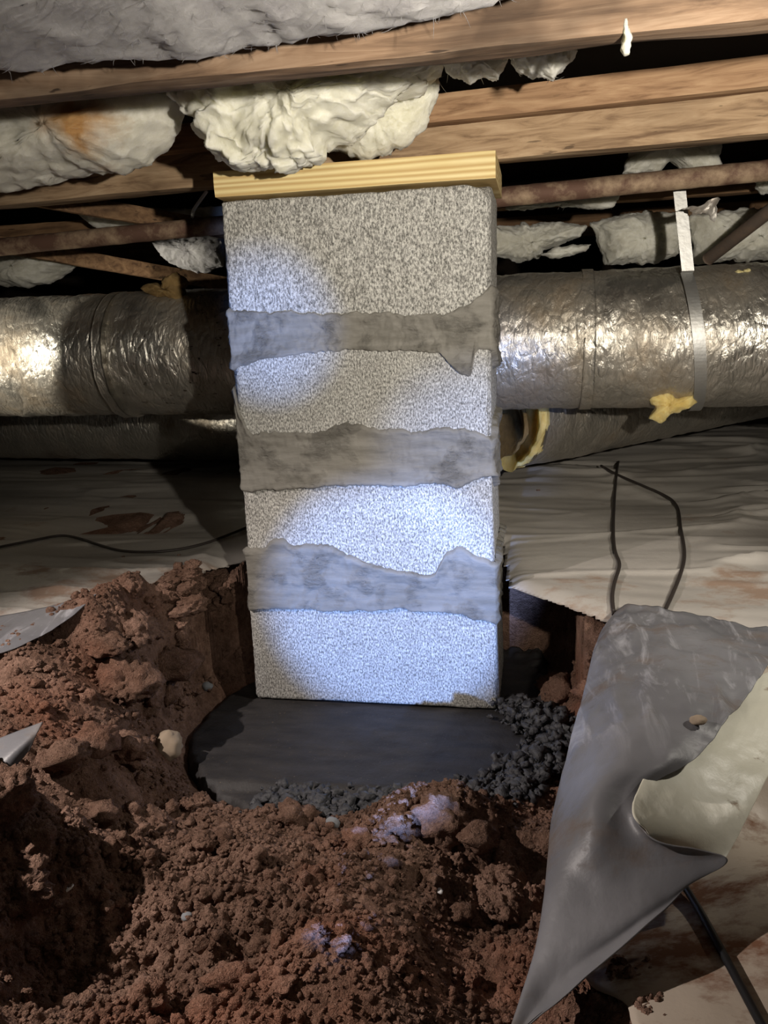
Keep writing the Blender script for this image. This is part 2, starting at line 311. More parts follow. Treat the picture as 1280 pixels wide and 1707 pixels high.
GP += [np.array(p) for p in ((-.1, 0, -.02), (.1, 0, -.02), (0, -.2, -.02), (.2, -.1, -.02), (-.2, -.1, -.02), (0, .15, -.02), (-.225, .17, .045), (-.21, .23, .10), (.25, .12, .0), (.24, 0, -.01), (.0, .3, .16), (-.25, .34, .2), (.25, .24, .17),
    (-.5, .5, .19), (0, .6, .19), (.5, .5, .20), (.6, .1, .19), (.8, .3, .19), (.9, -.3, .16), (.85, -.7, .1), (-.8, .2, .19), (-.8, -.3, .19), (-.7, -.8, .16), (0, -1.0, .10), (.4, -1.0, .09), (.8, -1.0, .09), (-.5, -1.0, .14), (.8, .8, .19), (-.8, .8, .19), (0, .95, .19))]
GP += [np.array((x, edge_y(x)+d, float(grade(x, edge_y(x)+d))-.014)) for x in np.r_[np.arange(-.75, -.21, .09), np.arange(-.1, .2, .15), np.arange(.25, .8, .09)] for d in (.06, .16, .32)]
GP = np.array(GP)
def _tps(A, B):
    r2 = (A[:, None, 0]-B[None, :, 0])**2+(A[:, None, 1]-B[None, :, 1])**2; return .5*r2*np.log(r2+1e-9)
_n = len(GP); _K = np.zeros((_n+3, _n+3)); _K[:_n, :_n] = _tps(GP, GP)+np.eye(_n)*2e-4
_K[:_n, _n] = 1; _K[:_n, _n+1:] = GP[:, :2]; _K[_n:, :_n] = _K[:_n, _n:].T
_w = np.linalg.solve(_K, np.r_[GP[:, 2], 0, 0, 0])
def sgn_in(P, poly):
    ins = np.zeros(len(P), bool); d = np.full(len(P), 9.0); m = len(poly)
    for i in range(m):
        a, b = poly[i], poly[(i+1) % m]; ab = b-a
        tt = np.clip(((P-a)@ab)/(ab@ab), 0, 1); d = np.minimum(d, np.linalg.norm(P-a-tt[:, None]*ab, axis=1))
        cc = ((a[1] > P[:, 1]) != (b[1] > P[:, 1])) & (P[:, 0] < (b[0]-a[0])*(P[:, 1]-a[1])/(b[1]-a[1]+1e-12)+a[0]); ins ^= cc
    return np.where(ins, d, -d)
def base(x, y):
    x = np.asarray(x, float).ravel(); y = np.asarray(y, float).ravel(); P = np.stack([x, y], 1); z = np.zeros(len(x))
    for i in range(0, len(x), 20000): z[i:i+20000] = _tps(P[i:i+20000], GP)@_w[:_n]+_w[_n]+P[i:i+20000]@_w[_n+1:]
    k = np.clip((np.maximum(np.abs(x)-.62, np.maximum(y-.42, -y-.85)))/.2, 0, 1); k = k*k*(3-2*k)
    return z*(1-k)+np.where(y < -.5, .10+.03*(x < 0), grade(x, y)-.01)*k
def soil(x, y, fine=True):
    x = np.asarray(x, float).ravel(); y = np.asarray(y, float).ravel(); z = base(x, y)
    pd = sgn_in(np.stack([x, y], 1), PADP); z = np.where(pd > -.03, np.minimum(z, -.014+np.clip(-pd, 0, .03)*1.6+np.where(pd < -.029, 9, 0)), z)
    am = np.clip(-pd/.035, .1, 1)*np.clip(1.35-(x-.2)*3, .15, 1)           # smoother under the plastic on the right
    wx = x+.012*fbm(P3(x*30, y*30), 2, 5); wy = y+.012*fbm(P3(x*30, y*30), 2, 8)
    rough = np.clip(.55+1.2*fbm(P3(x*7, y*7), 2, 77), .15, 1.1)              # some ground is patted smooth
    z = z+am*(.020*fbm(P3(x*11, y*11), 3, 1)+.42*rough*bumps(wx, wy, .055, 3, .6)+.34*rough*bumps(wx, wy, .024, 4, .7)+.34*rough*bumps(wx+.01*fbm(P3(x*90, y*90), 2, 2), wy, .010, 6, .8)+.012*rough*fbm(P3(x*55, y*55), 5, 9, .72)+.004*np.abs(fbm(P3(x*130, y*130), 3, 19, .7))+.35*rough*bumps(x, y, .0065, 29, .7))
    return z
def axis_pts(lo, hi, a, b, fine, coarse):
    return np.r_[np.arange(lo, a, coarse), np.arange(a, b, fine), np.arange(b, hi+coarse, coarse)]
gx = axis_pts(-3, 3, -.60, .42, .0021, .07); gy = axis_pts(-1.3, 4.0, -.82, .24, .0021, .07)
X, Y = np.meshgrid(gx, gy); Z = soil(X, Y).reshape(X.shape)
def hz(x, y):                                           # height of the built ground
    i = np.clip(np.searchsorted(gx, x)-1, 0, len(gx)-2); j = np.clip(np.searchsorted(gy, y)-1, 0, len(gy)-2)
    a = np.clip((x-gx[i])/(gx[i+1]-gx[i]), 0, 1); b = np.clip((y-gy[j])/(gy[j+1]-gy[j]), 0, 1)
    return (Z[j, i]*(1-a)+Z[j, i+1]*a)*(1-b)+(Z[j+1, i]*(1-a)+Z[j+1, i+1]*a)*b
def hit(u, v, fn=hz):
    d = ray(u, v); d = d/np.linalg.norm(d); t_ = .3
    while t_ < 5:
        p = CP+d*t_
        if p[2] < fn(p[0], p[1]): return p
        t_ += .004
    return p
floor = link_mesh('floor', np.stack([X.ravel(), Y.ravel(), Z.ravel()], 1), grid_faces(len(gy), len(gx)), M['soil'])
tag(floor, 'dug red clay soil with a pit around the black footing', kind='structure')

def box(name, lo, hi, mat, label, kind='structure'):
    v = [(x, y, z) for x in (lo[0], hi[0]) for y in (lo[1], hi[1]) for z in (lo[2], hi[2])]
    f = [(0, 1, 3, 2), (4, 6, 7, 5), (0, 4, 5, 1), (2, 3, 7, 6), (0, 2, 6, 4), (1, 5, 7, 3)]
    return tag(link_mesh(name, v, f, mat, smooth=False), label, kind=kind)
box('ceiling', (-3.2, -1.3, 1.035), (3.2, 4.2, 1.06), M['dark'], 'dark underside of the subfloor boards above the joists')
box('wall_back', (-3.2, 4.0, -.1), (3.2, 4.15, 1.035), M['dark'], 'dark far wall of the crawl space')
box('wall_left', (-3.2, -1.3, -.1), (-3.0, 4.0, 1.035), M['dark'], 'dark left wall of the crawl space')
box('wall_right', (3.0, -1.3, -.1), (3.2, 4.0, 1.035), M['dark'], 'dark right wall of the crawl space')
# ------------------------------------------------------------------ footing
ft = empty('footing_pad', (0, 0, 0), 'black wet concrete footing pad under the block pier', 'footing')
nx, ny = 150, 120; ux, uy = np.meshgrid(np.linspace(-.30, .32, nx), np.linspace(-.33, .27, ny)); ux = ux.ravel(); uy = uy.ravel()
pdist = sgn_in(np.stack([ux, uy], 1), PADP)+.008*fbm(P3(ux*40, uy*40), 3, 51)
front = np.clip((-.14-uy)/.12, 0, 1)
top = -.001+.0025*fbm(P3(ux*6, uy*30), 3, 11)*np.clip((-uy+.0)/.05, 0, 1)+.0012*fbm(P3(ux*60, uy*60), 3, 12)-.012*np.clip((-.235+.05*ux-uy)/.012, 0, 1)
rimk = np.clip((ux+.12)/.1, 0, 1)*np.clip((.055-pdist)/.03, 0, 1)
top = top+rimk*(.55*bumps(ux, uy, .022, 15)+.5*bumps(ux, uy, .011, 16))
top = np.where((np.abs(ux) < .23) & (uy > -.012) & (uy < .21), np.minimum(top, -.0006), top)
zz = np.where(pdist > 0, top-.03*np.clip((.012-pdist)/.012, 0, 1)**2, -.045)
part('pad', np.stack([ux, uy, zz], 1), grid_faces(ny, nx), M['pad'], ft)

def lump_mesh(name, seed, sub, rough=.22, flat=1.0):
    bm = bmesh.new(); bmesh.ops.create_icosphere(bm, subdivisions=sub, radius=1.0)
    v = np.array([x.co[:] for x in bm.verts]); r = 1+rough*fbm(v*1.3+seed*3.7, 2, seed)*1.4+rough*.9*fbm(v*3.4+seed, 3, seed+3)+(rough*.75*(np.abs(fbm(v*7+seed, 4, seed+7, .65))*2-.5) if sub > 2 else 0)
    v = v*r[:, None]; v[:, 2] *= flat
    for x, c_ in zip(bm.verts, v): x.co = c_
    me = bpy.data.meshes.new(name); bm.to_mesh(me); bm.free(); me.polygons.foreach_set('use_smooth', [sub > 1]*len(me.polygons)); return me
def scatter(name, pts, rad, mat, par=None, sub=1, seeds=6, rough=.35):
    """many tiny lumps joined into one mesh"""
    bases = []
    for s_ in range(seeds):
        me = lump_mesh('tmp', 200+s_, sub, rough); bases.append((np.array([v.co[:] for v in me.vertices]), np.array([p.vertices[:] for p in me.polygons]))); bpy.data.meshes.remove(me)
    V, Fc, n0 = [], [], 0
    for k, (p, r) in enumerate(zip(pts, rad)):
        bv, bf = bases[k % seeds]; a = rng.uniform(0, 6.28); ca, sa = math.cos(a), math.sin(a); s3 = r*rng.uniform(.7, 1.25, 3)
        w = bv*s3; w = np.stack([w[:, 0]*ca-w[:, 1]*sa, w[:, 0]*sa+w[:, 1]*ca, w[:, 2]], 1)
        V.append(w+p); Fc.append(bf+n0); n0 += len(bv)
    if not name: return np.concatenate(V), np.concatenate(Fc)
    return link_mesh(name, np.concatenate(V), np.concatenate(Fc), mat, par)
RIM = np.array([(-.08, -.285), (-.04, -.298), (.00, -.30), (.06, -.285), (.12, -.27), (.18, -.25), (.23, -.225), (.262, -.17), (.285, -.11), (.285, -.05), (.25, -.03), (.225, -.01)])
pts, rad = [], []
for k in range(1500):
    q = rng.uniform(0, len(RIM)-1); i = min(int(q), len(RIM)-2); c_ = RIM[i]+(RIM[i+1]-RIM[i])*(q-i)+rng.normal(0, .018, 2); r = .0015+.008*rng.random()**2.2
    hgt = .012*math.exp(-((q-9.5)/1.6)**2)*1.5; pts.append((c_[0], c_[1], rng.uniform(0, 1)*(.010+hgt)+.001)); rad.append(r)
tag(scatter('crumbled_edge', pts, rad, M['crumb'], ft, sub=2, rough=.75), 'crumbly black concrete lumps heaped along the front and right edge', kind='stuff')

# ------------------------------------------------------------------ pier
pier = empty('block_pier', (0, 0, 0), 'grey concrete block pier of four blocks on the black footing', 'pier')
def block(z0, z1, xl0, xr0, xl1, xr1, y0, y1, seed, parent, chip=0):
    nx, nz, ny = 84, 46, 30; V = []; loop = []
    # sides wrapped as rings in z; each ring runs around the block
    per = [(s, 0) for s in np.linspace(0, 1, nx)]+[(1, s) for s in np.linspace(0, 1, ny)[1:]]+[(1-s, 1) for s in np.linspace(0, 1, nx)[1:]]+[(0, 1-s) for s in np.linspace(0, 1, ny)[1:-1]]
    per = np.array(per); zs = np.linspace(0, 1, nz)
    for t_ in zs:
        xl, xr = xl0+(xl1-xl0)*t_, xr0+(xr1-xr0)*t_
        V.append(np.stack([xl+(xr-xl)*per[:, 0], y0+(y1-y0)*per[:, 1], np.full(len(per), z0+(z1-z0)*t_)], 1))
    V = np.concatenate(V); cen = np.array([(xl0+xr0)/2, (y0+y1)/2, (z0+z1)/2]); half = np.array([(xr0-xl0)/2, (y1-y0)/2, (z1-z0)/2])
    e = np.minimum(1, np.sort(half-np.abs(V-cen), axis=1)[:, 1]/.006)            # distance to the nearest arris
    pull = (1-e)**2*(.0035+.005*np.clip(fbm(V*45, 3, seed), 0, 1))
    if chip: pull = pull+.010*np.clip(1-np.linalg.norm((V-np.array([xr1, y0, z1]))/np.array([.03, .03, .022]), axis=1), 0, 1)
    d = cen-V; d /= np.linalg.norm(d, axis=1, keepdims=True); V = V+d*pull[:, None]*1.4
    nrm = np.zeros_like(V); V[:, 1] += .0009*fbm(V*220, 2, seed+2)*np.sign(V[:, 1]-cen[1]); V[:, 0] += .0009*fbm(V*220, 2, seed+3)
    m = len(per); f = grid_faces(nz, m, True); f += [tuple(reversed(range(m))), tuple(range((nz-1)*m, nz*m))]
    return part('concrete_block', V, f, M['block'], parent)
def xpx(u, v): return atY(u, v, 0)[0]
ZB = [(0, .194), (.2035, .3975), (.407, .601), (.6105, .803)]
block(*ZB[0], xpx(425, 1163), xpx(832, 1180), xpx(416, 1000), xpx(827, 1000), 0, .194, 1, pier)
block(*ZB[1], xpx(413, 970), xpx(826, 990), xpx(403, 790), xpx(819, 790), .002, .194, 2, pier)
block(*ZB[2], xpx(401, 760), xpx(818, 770), xpx(384, 580), xpx(818, 580), 0, .194, 3, pier)
block(*ZB[3], xpx(381, 540), xpx(818, 540), xpx(368, 340), xpx(818, 305), -.001, .194, 4, pier, 1)
def mortar(topp, botp, sl, sr, seed):
    """band smeared over the joint: front edges traced along the joint, carried round both sides"""
    tp = np.array([atY(u, v, -.004) for u, v in topp]); bp = np.array([atY(u, v, -.004) for u, v in botp])
    zc = (tp[:, 2].mean()+bp[:, 2].mean())/2; L = (tp[0, 0]+bp[0, 0])/2; Rr = (tp[-1, 0]+bp[-1, 0])/2
    ns, nf, nr = 34, 190, 26; rows = []; cols = []
    for j in range(ns): cols.append((0, .196*(1-j/ns)))
    for j in range(nf+1): cols.append((1, j/nf))
    for j in range(1, ns+1): cols.append((2, .196*j/ns))
    G = np.zeros((nr, len(cols), 3)); qq = np.array([(L+(Rr-L)*c_[1]) if c_[0] == 1 else (L if c_[0] == 0 else Rr)+1.7*c_[1] for c_ in cols])
    eT = .004*fbm(P3(qq*70, qq*0+seed), 3, seed)+.0022*fbm(P3(qq*260, qq*0+seed), 3, seed); eB = .0035*fbm(P3(qq*60, qq*0+seed), 3, seed+1)+.0015*fbm(P3(qq*240, qq*0+seed), 2, seed+2)
    for k, (sd, s_) in enumerate(cols):
        if sd == 1: x = L+(Rr-L)*s_; y = 0; n = np.array([0, -1.0]); T = np.interp(x, tp[:, 0], tp[:, 2]); B = np.interp(x, bp[:, 0], bp[:, 2])
        elif sd == 0: x = L; y = s_; n = np.array([-1.0, 0]); w_ = min(1, s_/.05); T = tp[0, 2]*(1-w_)+(zc+sl[0])*w_; B = bp[0, 2]*(1-w_)+(zc-sl[1])*w_
        else: x = Rr; y = s_; n = np.array([1.0, 0]); w_ = min(1, s_/.05); T = tp[-1, 2]*(1-w_)+(zc+sr[0])*w_; B = bp[-1, 2]*(1-w_)+(zc-sr[1])*w_
        q = x*1.0+y*1.7
        T += eT[k]; B += eB[k]
        for r in range(nr):
            t_ = r/(nr-1); z = B+(T-B)*t_; ed = min(t_, 1-t_)*(T-B)
            G[r, k] = (x, y, z)
            th = -.004+.0115*min(1, ed/.0022)**.5-.0045*min(1, max(0, ed-.003)/.02)
            G[r, k, 0] += n[0]*th; G[r, k, 1] += n[1]*th
    V = G.reshape(-1, 3); w = fbm(V*np.array([22, 22, 60]), 4, seed+4)*.0022+np.abs(fbm(V*np.array([60, 60, 110]), 3, seed+6))*.0020+fbm(V*160, 3, seed+7)*.0024*np.clip(fbm(V*18, 2, seed+8)*3, 0, 1)
    side = np.array([c_[0] for c_ in cols]*nr); V[:, 1] -= np.where(side == 1, w, 0); V[:, 0] += np.where(side == 2, w*2, np.where(side == 0, -w*2, 0))
    return part('mortar_joint', V, grid_faces(nr, len(cols)), M['mortar'], pier)
mortar(((380, 512), (400, 515), (440, 520), (480, 517), (520, 522), (570, 523), (630, 517), (690, 525), (740, 520), (780, 506), (800, 492), (818, 472)),
       ((386, 621), (400, 612), (430, 602), (470, 597), (520, 588), (580, 585), (640, 585), (700, 587), (735, 592), (748, 607), (766, 624), (785, 628), (790, 598), (793, 585), (819, 584)), (.03, .035), (.05, .06), 21)
mortar(((388, 640), (396, 680), (412, 716), (420, 722), (460, 720), (520, 722), (550, 712), (580, 705), (630, 712), (680, 717), (730, 712), (770, 712), (800, 722), (819, 732)),
       ((403, 822), (430, 820), (460, 820), (520, 815), (600, 812), (680, 812), (725, 806), (740, 810), (760, 818), (775, 810), (800, 800), (820, 795)), (.05, .03), (.05, .06), 22)
mortar(((410, 912), (430, 915), (455, 900), (470, 897), (490, 910), (520, 908), (550, 912), (580, 925), (620, 942), (660, 952), (710, 960), (725, 955), (740, 925), (760, 915), (770, 912), (790, 925), (826, 940)),
       ((415, 1020), (480, 1018), (560, 1022), (650, 1018), (670, 1015), (690, 1022), (760, 1025), (790, 1035), (827, 1043)), (.04, .04), (.05, .04), 23)
# cap board
b0 = atY(359, 341, -.014); b1 = atY(826, 291, -.014)
V, f = beam((b0[0], -.014, .8035), (b1[0], -.014, .8035), .212, .038, 40, 3, 4, .0008, 3)
tag(link_mesh('cap_board', V, f, M['pine'], smooth=False), 'new yellow pine board capping the block pier', 'board')
# ------------------------------------------------------------------ timbers
g = empty('girder', (0, .1, .8425), 'two-ply timber girder resting on the yellow pine board', 'beam')
ga = np.array([-1.6, .256, .8425]); gb = np.array([1.6, -.075, .8425]); gn = np.array([.103, .995, 0])
for k in range(2):
    o_ = gn*(.001+.043*k); V, f = beam(ga+o_+np.array([0, 0, .006*k]), gb+o_+np.array([0, 0, .006*k]), .042, .088-.006*k, 160, 3, 5, .002, 31+k); part('ply', V, f, M['girder'], g, False)
o_ = -gn*.034; V, f = beam(ga+o_+np.array([0, 0, .050]), gb+o_+np.array([0, 0, .050]), .033, .040, 120, 3, 4, .001, 35)
tag(link_mesh('ledger_strip', V, f, M['ledger'], smooth=False), 'narrow timber ledger strip nailed along the upper face of girder', 'ledger')
def joist(x0, y0, x1, y1, z, w, h, mat, label, seed, name='floor_joist'):
    V, f = beam((x0, y0, z), (x1, y1, z), w, h, 150, 3, 5, .003, seed); return tag(link_mesh(name, V, f, mat, smooth=False), label, 'joist')
joist(-1.4, -.405, 1.3, -.452, .845, .038, .188, M['joist'], 'weathered floor joist crossing the top of the picture, nearest of all', 41)
joist(-2.6, .80, 2.6, .53, .842, .038, .045, M['dim'], 'dim timber strip behind the rusty pipe, above the foil duct', 42, 'timber_strip')
joist(-2.9, 1.62, 2.9, 1.33, .845, .038, .07, M['dim'], 'farthest dim floor joist deep behind the foil duct', 43)
# two cross braces seen left of the pier
for (p, q, lb) in (((-.78, .36, .88), (-.36, .66, .80), 'dim diagonal brace left of the pier, above the rusty pipe'), ((-1.05, .42, .83), (-.5, .95, .70), 'dim diagonal brace left of the pier, below the rusty pipe')):
    V, f = beam(p, q, .02, .038, 30, 2, 3, .001, 44); tag(link_mesh('brace', V, f, M['dim'], smooth=False), lb, 'brace')

# ------------------------------------------------------------------ ducts
def duct(name, p0, p1, r, mat, par, n=260, seg=130, amp=.003, seed=0, sq=1.0):
    V, f = tube(np.linspace(p0, p1, n), r, seg); off = V-np.repeat(np.linspace(p0, p1, n), seg, 0); q = V
    k = amp*(fbm(q*np.array([40, 22, 22]), 4, seed)+.7*(1-np.abs(fbm(q*np.array([70, 30, 30]), 3, seed+4))*3)*.5)+.004*fbm(q*6, 2, seed+8)
    V = V+off/np.linalg.norm(off, axis=1, keepdims=True)*k[:, None]; return part(name, V, f, mat, par)
DY, DZ, DR = .455, .567, .131
dm = empty('foil_duct', (0, DY, DZ), 'large foil wrapped duct running behind the block pier', 'duct')
duct('foil_jacket', (-1.5, DY+.03, DZ+.004), (1.4, DY-.02, DZ-.004), DR, M['foil'], dm, 420, 150, .0032, 61)
for xs in (.345, -.62):                                                       # overlapped seam of the jacket
    V, f = tube(np.linspace((xs, DY, DZ), (xs+.022, DY, DZ), 6), DR+.003, 120); V += .0012*np.stack([fbm(V*40, 2, 3)]*3, 1); part('seam', V, f, M['foil'], dm)
def fluff(name, u, v, y, ru, rv, mat, par, seed, th=.02):
    a = np.linspace(0, 2*math.pi, 14, endpoint=False); o_ = []
    for k in a:
        r_ = 1+.35*math.sin(k*3+seed)+.2*math.sin(k*5+seed*2); p = atY(u+ru*r_*math.cos(k), v+rv*r_*math.sin(k), y); o_.append((p[0], p[2]))
    V, f = blob(o_, y, th, th, 48, 9, .006, 60, seed, .006, .004); return part(name, V, f, mat, par) if par else link_mesh(name, V, f, mat)
fluff('torn_insulation', 1114, 672, .378, 40, 24, M['yellow_fluff'], dm, 71, .022)
fluff('torn_insulation', 1126, 636, .352, 8, 8, M['yellow_fluff'], dm, 72, .008)
fluff('torn_insulation', 1237, 458, .395, 12, 9, M['yellow_fluff'], dm, 73, .009)
fluff('torn_insulation', 285, 482, .42, 34, 22, M['brown_fluff'], dm, 74, .03)
# lower ducts
d2 = empty('lower_duct', (-.8, 1.0, .37), 'dim lower foil duct in shadow left of the pier', 'duct')
duct('foil_jacket', (-2.4, 1.16, .375), (.05, .93, .375), .13, M['foil'], d2, 160, 70, .003, 63)
d3 = empty('lower_duct', (.5, .9, .38), 'lower foil duct with torn yellow end right of the pier', 'duct')
duct('foil_jacket', (.20, .66, .398), (1.25, 1.62, .44), .122, M['foil'], d3, 160, 80, .004, 64)
_d = np.array((1.05, .96, .042)); _d /= np.linalg.norm(_d); _p = np.array((.20, .66, .398))
duct('torn_insulation', _p-_d*.022, _p+_d*.012, .121, M['yellow_fluff'], d3, 14, 70, .012, 75)
duct('torn_insulation', _p-_d*.034, _p-_d*.015, .088, M['brown_fluff'], d3, 10, 60, .012, 76)
# strap
rs_ = DR+.0095; st0 = atY(1135, 346, DY-.085); st1 = atY(1163, 690, DY-.06); P = []
for a in np.linspace(0, 1, 14)[:-1]: P.append(np.array([0, DY-.085-.012*a, .842+(DZ+.105-.842)*a]))
for a in np.linspace(.62, 3.75, 70): P.append(np.array([0, DY-rs_*math.sin(a), DZ+rs_*math.cos(a)]))
P = np.array(P); P[:, 0] = st0[0]+(st1[0]-st0[0])*np.clip((st0[2]-P[:, 2])/(st0[2]-st1[2]), -.2, 1.1); w = .0105
V = np.stack([P+np.array([-w, 0, 0]), P, P+np.array([w, 0, 0])], 1).reshape(-1, 3); V, f = solid(V, len(P), 3, -.0012)
tag(link_mesh('hanger_strap', V, f, M['strap'], smooth=False), 'galvanised metal strap hung around the large foil duct', 'strap')
# tape scrap at the strap's top
c0 = [[atY(1134, 346, .30), atY(1165, 345, .31), atY(1192, 330, .32), atY(1200, 332, .32)], [atY(1150, 352, .31), atY(1168, 350, .32), atY(1190, 345, .315), atY(1197, 342, .31)], [atY(1152, 356, .34), atY(1175, 357, .33), atY(1186, 365, .31), atY(1192, 368, .31)]]
V, f = solid(patch(np.array(c0), 14, 20), 14, 20, .0008); V += .006*np.stack([fbm(V*70, 3, k) for k in (1, 2, 3)], 1); tag(link_mesh('tape_scrap', V, f, M['tape'], smooth=False), 'crumpled grey foil tape scrap at the top of metal strap', 'tape')
# pipes
pa = atY(100, 402, .30); pb = atY(1010, 311, .30); pd_ = pb-pa
p0, p1 = pa-pd_*.9, pb+pd_*.6; V, f = tube(np.linspace(p0, p1, 200), .0165, 20); V += .0008*np.stack([fbm(V*70, 3, k) for k in (1, 2, 3)], 1)
rp = empty('rusty_pipe', tuple(pa), 'long rusty iron pipe running behind the pier under the girder', 'pipe'); part('pipe', V, f, M['rust'], rp)
for u in (915, 955): pass
pa, pb = atY(1180, 432, .56), atY(1300, 338, .40); V, f = tube(np.linspace(pa, pa+(pb-pa)*1.3, 40), .0125, 16)
tag(link_mesh('slanted_pipe', V, f, M['pipe2']), 'thin dull pipe slanting up to the right above the duct', 'pipe')

# ------------------------------------------------------------------ hanging insulation
def fibres(o, n, seed, lo=.004, hi=.013):
    me = o.data; co = np.empty(len(me.vertices)*3, np.float32); no = np.empty_like(co); me.vertices.foreach_get('co', co); me.vertices.foreach_get('normal', no)
    co = co.reshape(-1, 3); no = no.reshape(-1, 3); r_ = np.random.default_rng(seed); w = np.clip(-no[:, 1]*.6-no[:, 2]+.35, .02, 2); ii = r_.choice(len(co), n, p=w/w.sum()); V, Fs = [], []
    for k, i in enumerate(ii):
        d = no[i]*.5+r_.normal(0, .7, 3)+np.array([0, 0, -.35]); d /= np.linalg.norm(d); L = lo+(hi-lo)*r_.random()**2.5; b = r_.normal(0, .35, 3)*L; p = co[i]; s_ = np.cross(d, r_.normal(0, 1, 3)); s_ *= .00028/np.linalg.norm(s_); u_ = np.cross(d, s_)
        for t_, wd in ((-.1, 1), (.35, 1), (.7, .8), (1, .2)):
            c_ = p+d*L*t_+b*t_*t_
            V += [c_+s_*wd, c_-s_*.5*wd+u_*.87*wd, c_-s_*.5*wd-u_*.87*wd]
        for q in range(3):
            for e in range(3): a = k*12+q*3+e; c2 = k*12+q*3+(e+1) % 3; Fs.append((a, c2, c2+3, a+3))
    f_ = link_mesh('loose_fibres', V, np.array(Fs), me.materials[0], o); f_['kind'] = 'stuff'
def batt(outline, y, front, back, mat, label, seed, amp=.012, ragged=.006, freq=26, name='insulation_batt', lump=.02, nth=150, nr=30):
    o_ = [(p[0], p[2]) for p in (atY(u, v, y) for u, v in outline)]
    V, f = blob(o_, y, front, back, nth, nr, amp, freq, seed, ragged, lump); o_ = tag(link_mesh(name, V, f, mat), label, 'insulation')
    if nth >= 150: fibres(o_, 700 if nth > 150 else 320, seed)
    return o_
batt(((-70, 118), (0, 112), (120, 100), (220, 92), (330, 84), (420, 66), (560, 55), (700, 38), (800, 22), (905, 0), (960, -40), (900, -110), (600, -110), (300, -110), (0, -110), (-90, -80)), -.50, .10, .02, M['grey_fluff'], 'grey insulation batt hanging in front of the nearest joist', 81, .008, .004, 18)
m_st = m_fluff('stained_fibreglass', (.50, .48, .40), (.70, .68, .60), (atY(165, 215, -.1)[0], atY(165, 215, -.1)[2], .045))
batt(((-60, 120), (140, 100), (300, 100), (312, 175), (305, 215), (270, 250), (245, 272), (200, 288), (150, 290), (100, 300), (45, 312), (0, 320), (-60, 322)), -.06, .11, .05, m_st, 'brown-stained white insulation batt left of the pier under nearest joist', 82, .010, .006)
batt(((300, 160), (330, 110), (420, 90), (560, 75), (720, 80), (745, 110), (700, 150), (650, 175), (620, 200), (590, 215), (545, 235), (525, 262), (480, 278), (430, 280), (395, 274), (372, 262), (350, 240), (322, 205)), -.10, .10, .08, M['white_fluff'], 'big torn white insulation clump hanging above the pine board', 83, .018, .022, 30, lump=.035, nth=220, nr=44)
batt(((560, 140), (640, 110), (735, 110), (728, 160), (722, 195), (705, 225), (680, 246), (650, 260), (610, 263), (575, 262), (540, 248), (548, 200)), .00, .06, .03, M['white_fluff'], 'smooth rounded white insulation lobe behind the big torn clump', 84, .008, .006)
batt(((820, 60), (960, 50), (962, 92), (945, 115), (920, 130), (890, 124), (858, 108), (845, 90)), -.15, .05, .05, M['dust_fluff'], 'small dusty insulation tuft under the nearest joist, right of white clump', 85, .008, .008)
batt(((720, 70), (850, 60), (848, 100), (825, 122), (800, 118), (782, 130), (765, 122), (742, 124)), -.13, .04, .04, M['dust_fluff'], 'dim ragged insulation tuft between white clump and small dusty tuft', 86, .008, .010)
batt(((1038, 30), (1046, 30), (1052, 74), (1050, 90), (1041, 98), (1036, 88)), -.43, .006, .006, M['white_fluff'], 'tiny white insulation scrap dangling below the nearest joist', 87, .002, .003, nth=40, nr=8, lump=.002, name='insulation_scrap')
batt(((315, 70), (345, 72), (343, 85), (325, 91), (305, 84)), -.455, .006, .006, M['dust_fluff'], 'small white insulation scrap on the face of nearest joist', 88, .002, .003, nth=40, nr=8, lump=.002, name='insulation_scrap')
# behind the girder, right of the pier
batt(((985, 372), (1040, 355), (1138, 352), (1142, 400), (1132, 425), (1100, 436), (1050, 443), (1008, 443), (1000, 415)), .70, .07, .07, M['dust_fluff'], 'white insulation roll above the foil duct, left of the strap', 91, .010, .007)
batt(((1150, 360), (1290, 345), (1350, 350), (1350, 430), (1270, 434), (1210, 436), (1158, 437)), .70, .07, .07, M['dust_fluff'], 'white insulation roll above the foil duct, right of the strap', 92, .010, .007)
batt(((800, 380), (900, 372), (978, 374), (970, 392), (940, 405), (905, 418), (890, 432), (862, 438), (838, 428), (800, 420)), .70, .05, .05, M['dust_fluff'], 'ragged white insulation piece beside the pier above the foil duct', 93, .010, .010)
batt(((925, 412), (985, 408), (980, 418), (950, 428), (915, 432), (900, 424)), .62, .02, .02, M['dust_fluff'], 'thin torn insulation strip lying above the foil duct', 94, .005, .006, nth=80, nr=12, lump=.005)
batt(((1035, 292), (1045, 262), (1080, 120), (1208, 120), (1200, 290), (1150, 290), (1120, 262), (1095, 290)), .55, .04, .05, M['dust_fluff'], 'pale insulation hanging between the girder and rusty pipe', 95, .008, .006)
batt(((840, 335), (1030, 320), (1026, 345), (1000, 348), (960, 345), (905, 340), (845, 350)), .60, .02, .03, M['dust_fluff'], 'thin pale insulation edge under the rusty pipe beside pier', 96, .006, .008, lump=.006)
batt(((1255, 290), (1330, 280), (1330, 325), (1275, 322), (1258, 312)), .55, .03, .03, M['dust_fluff'], 'small insulation piece under the rusty pipe near frame edge', 97, .006, .006)
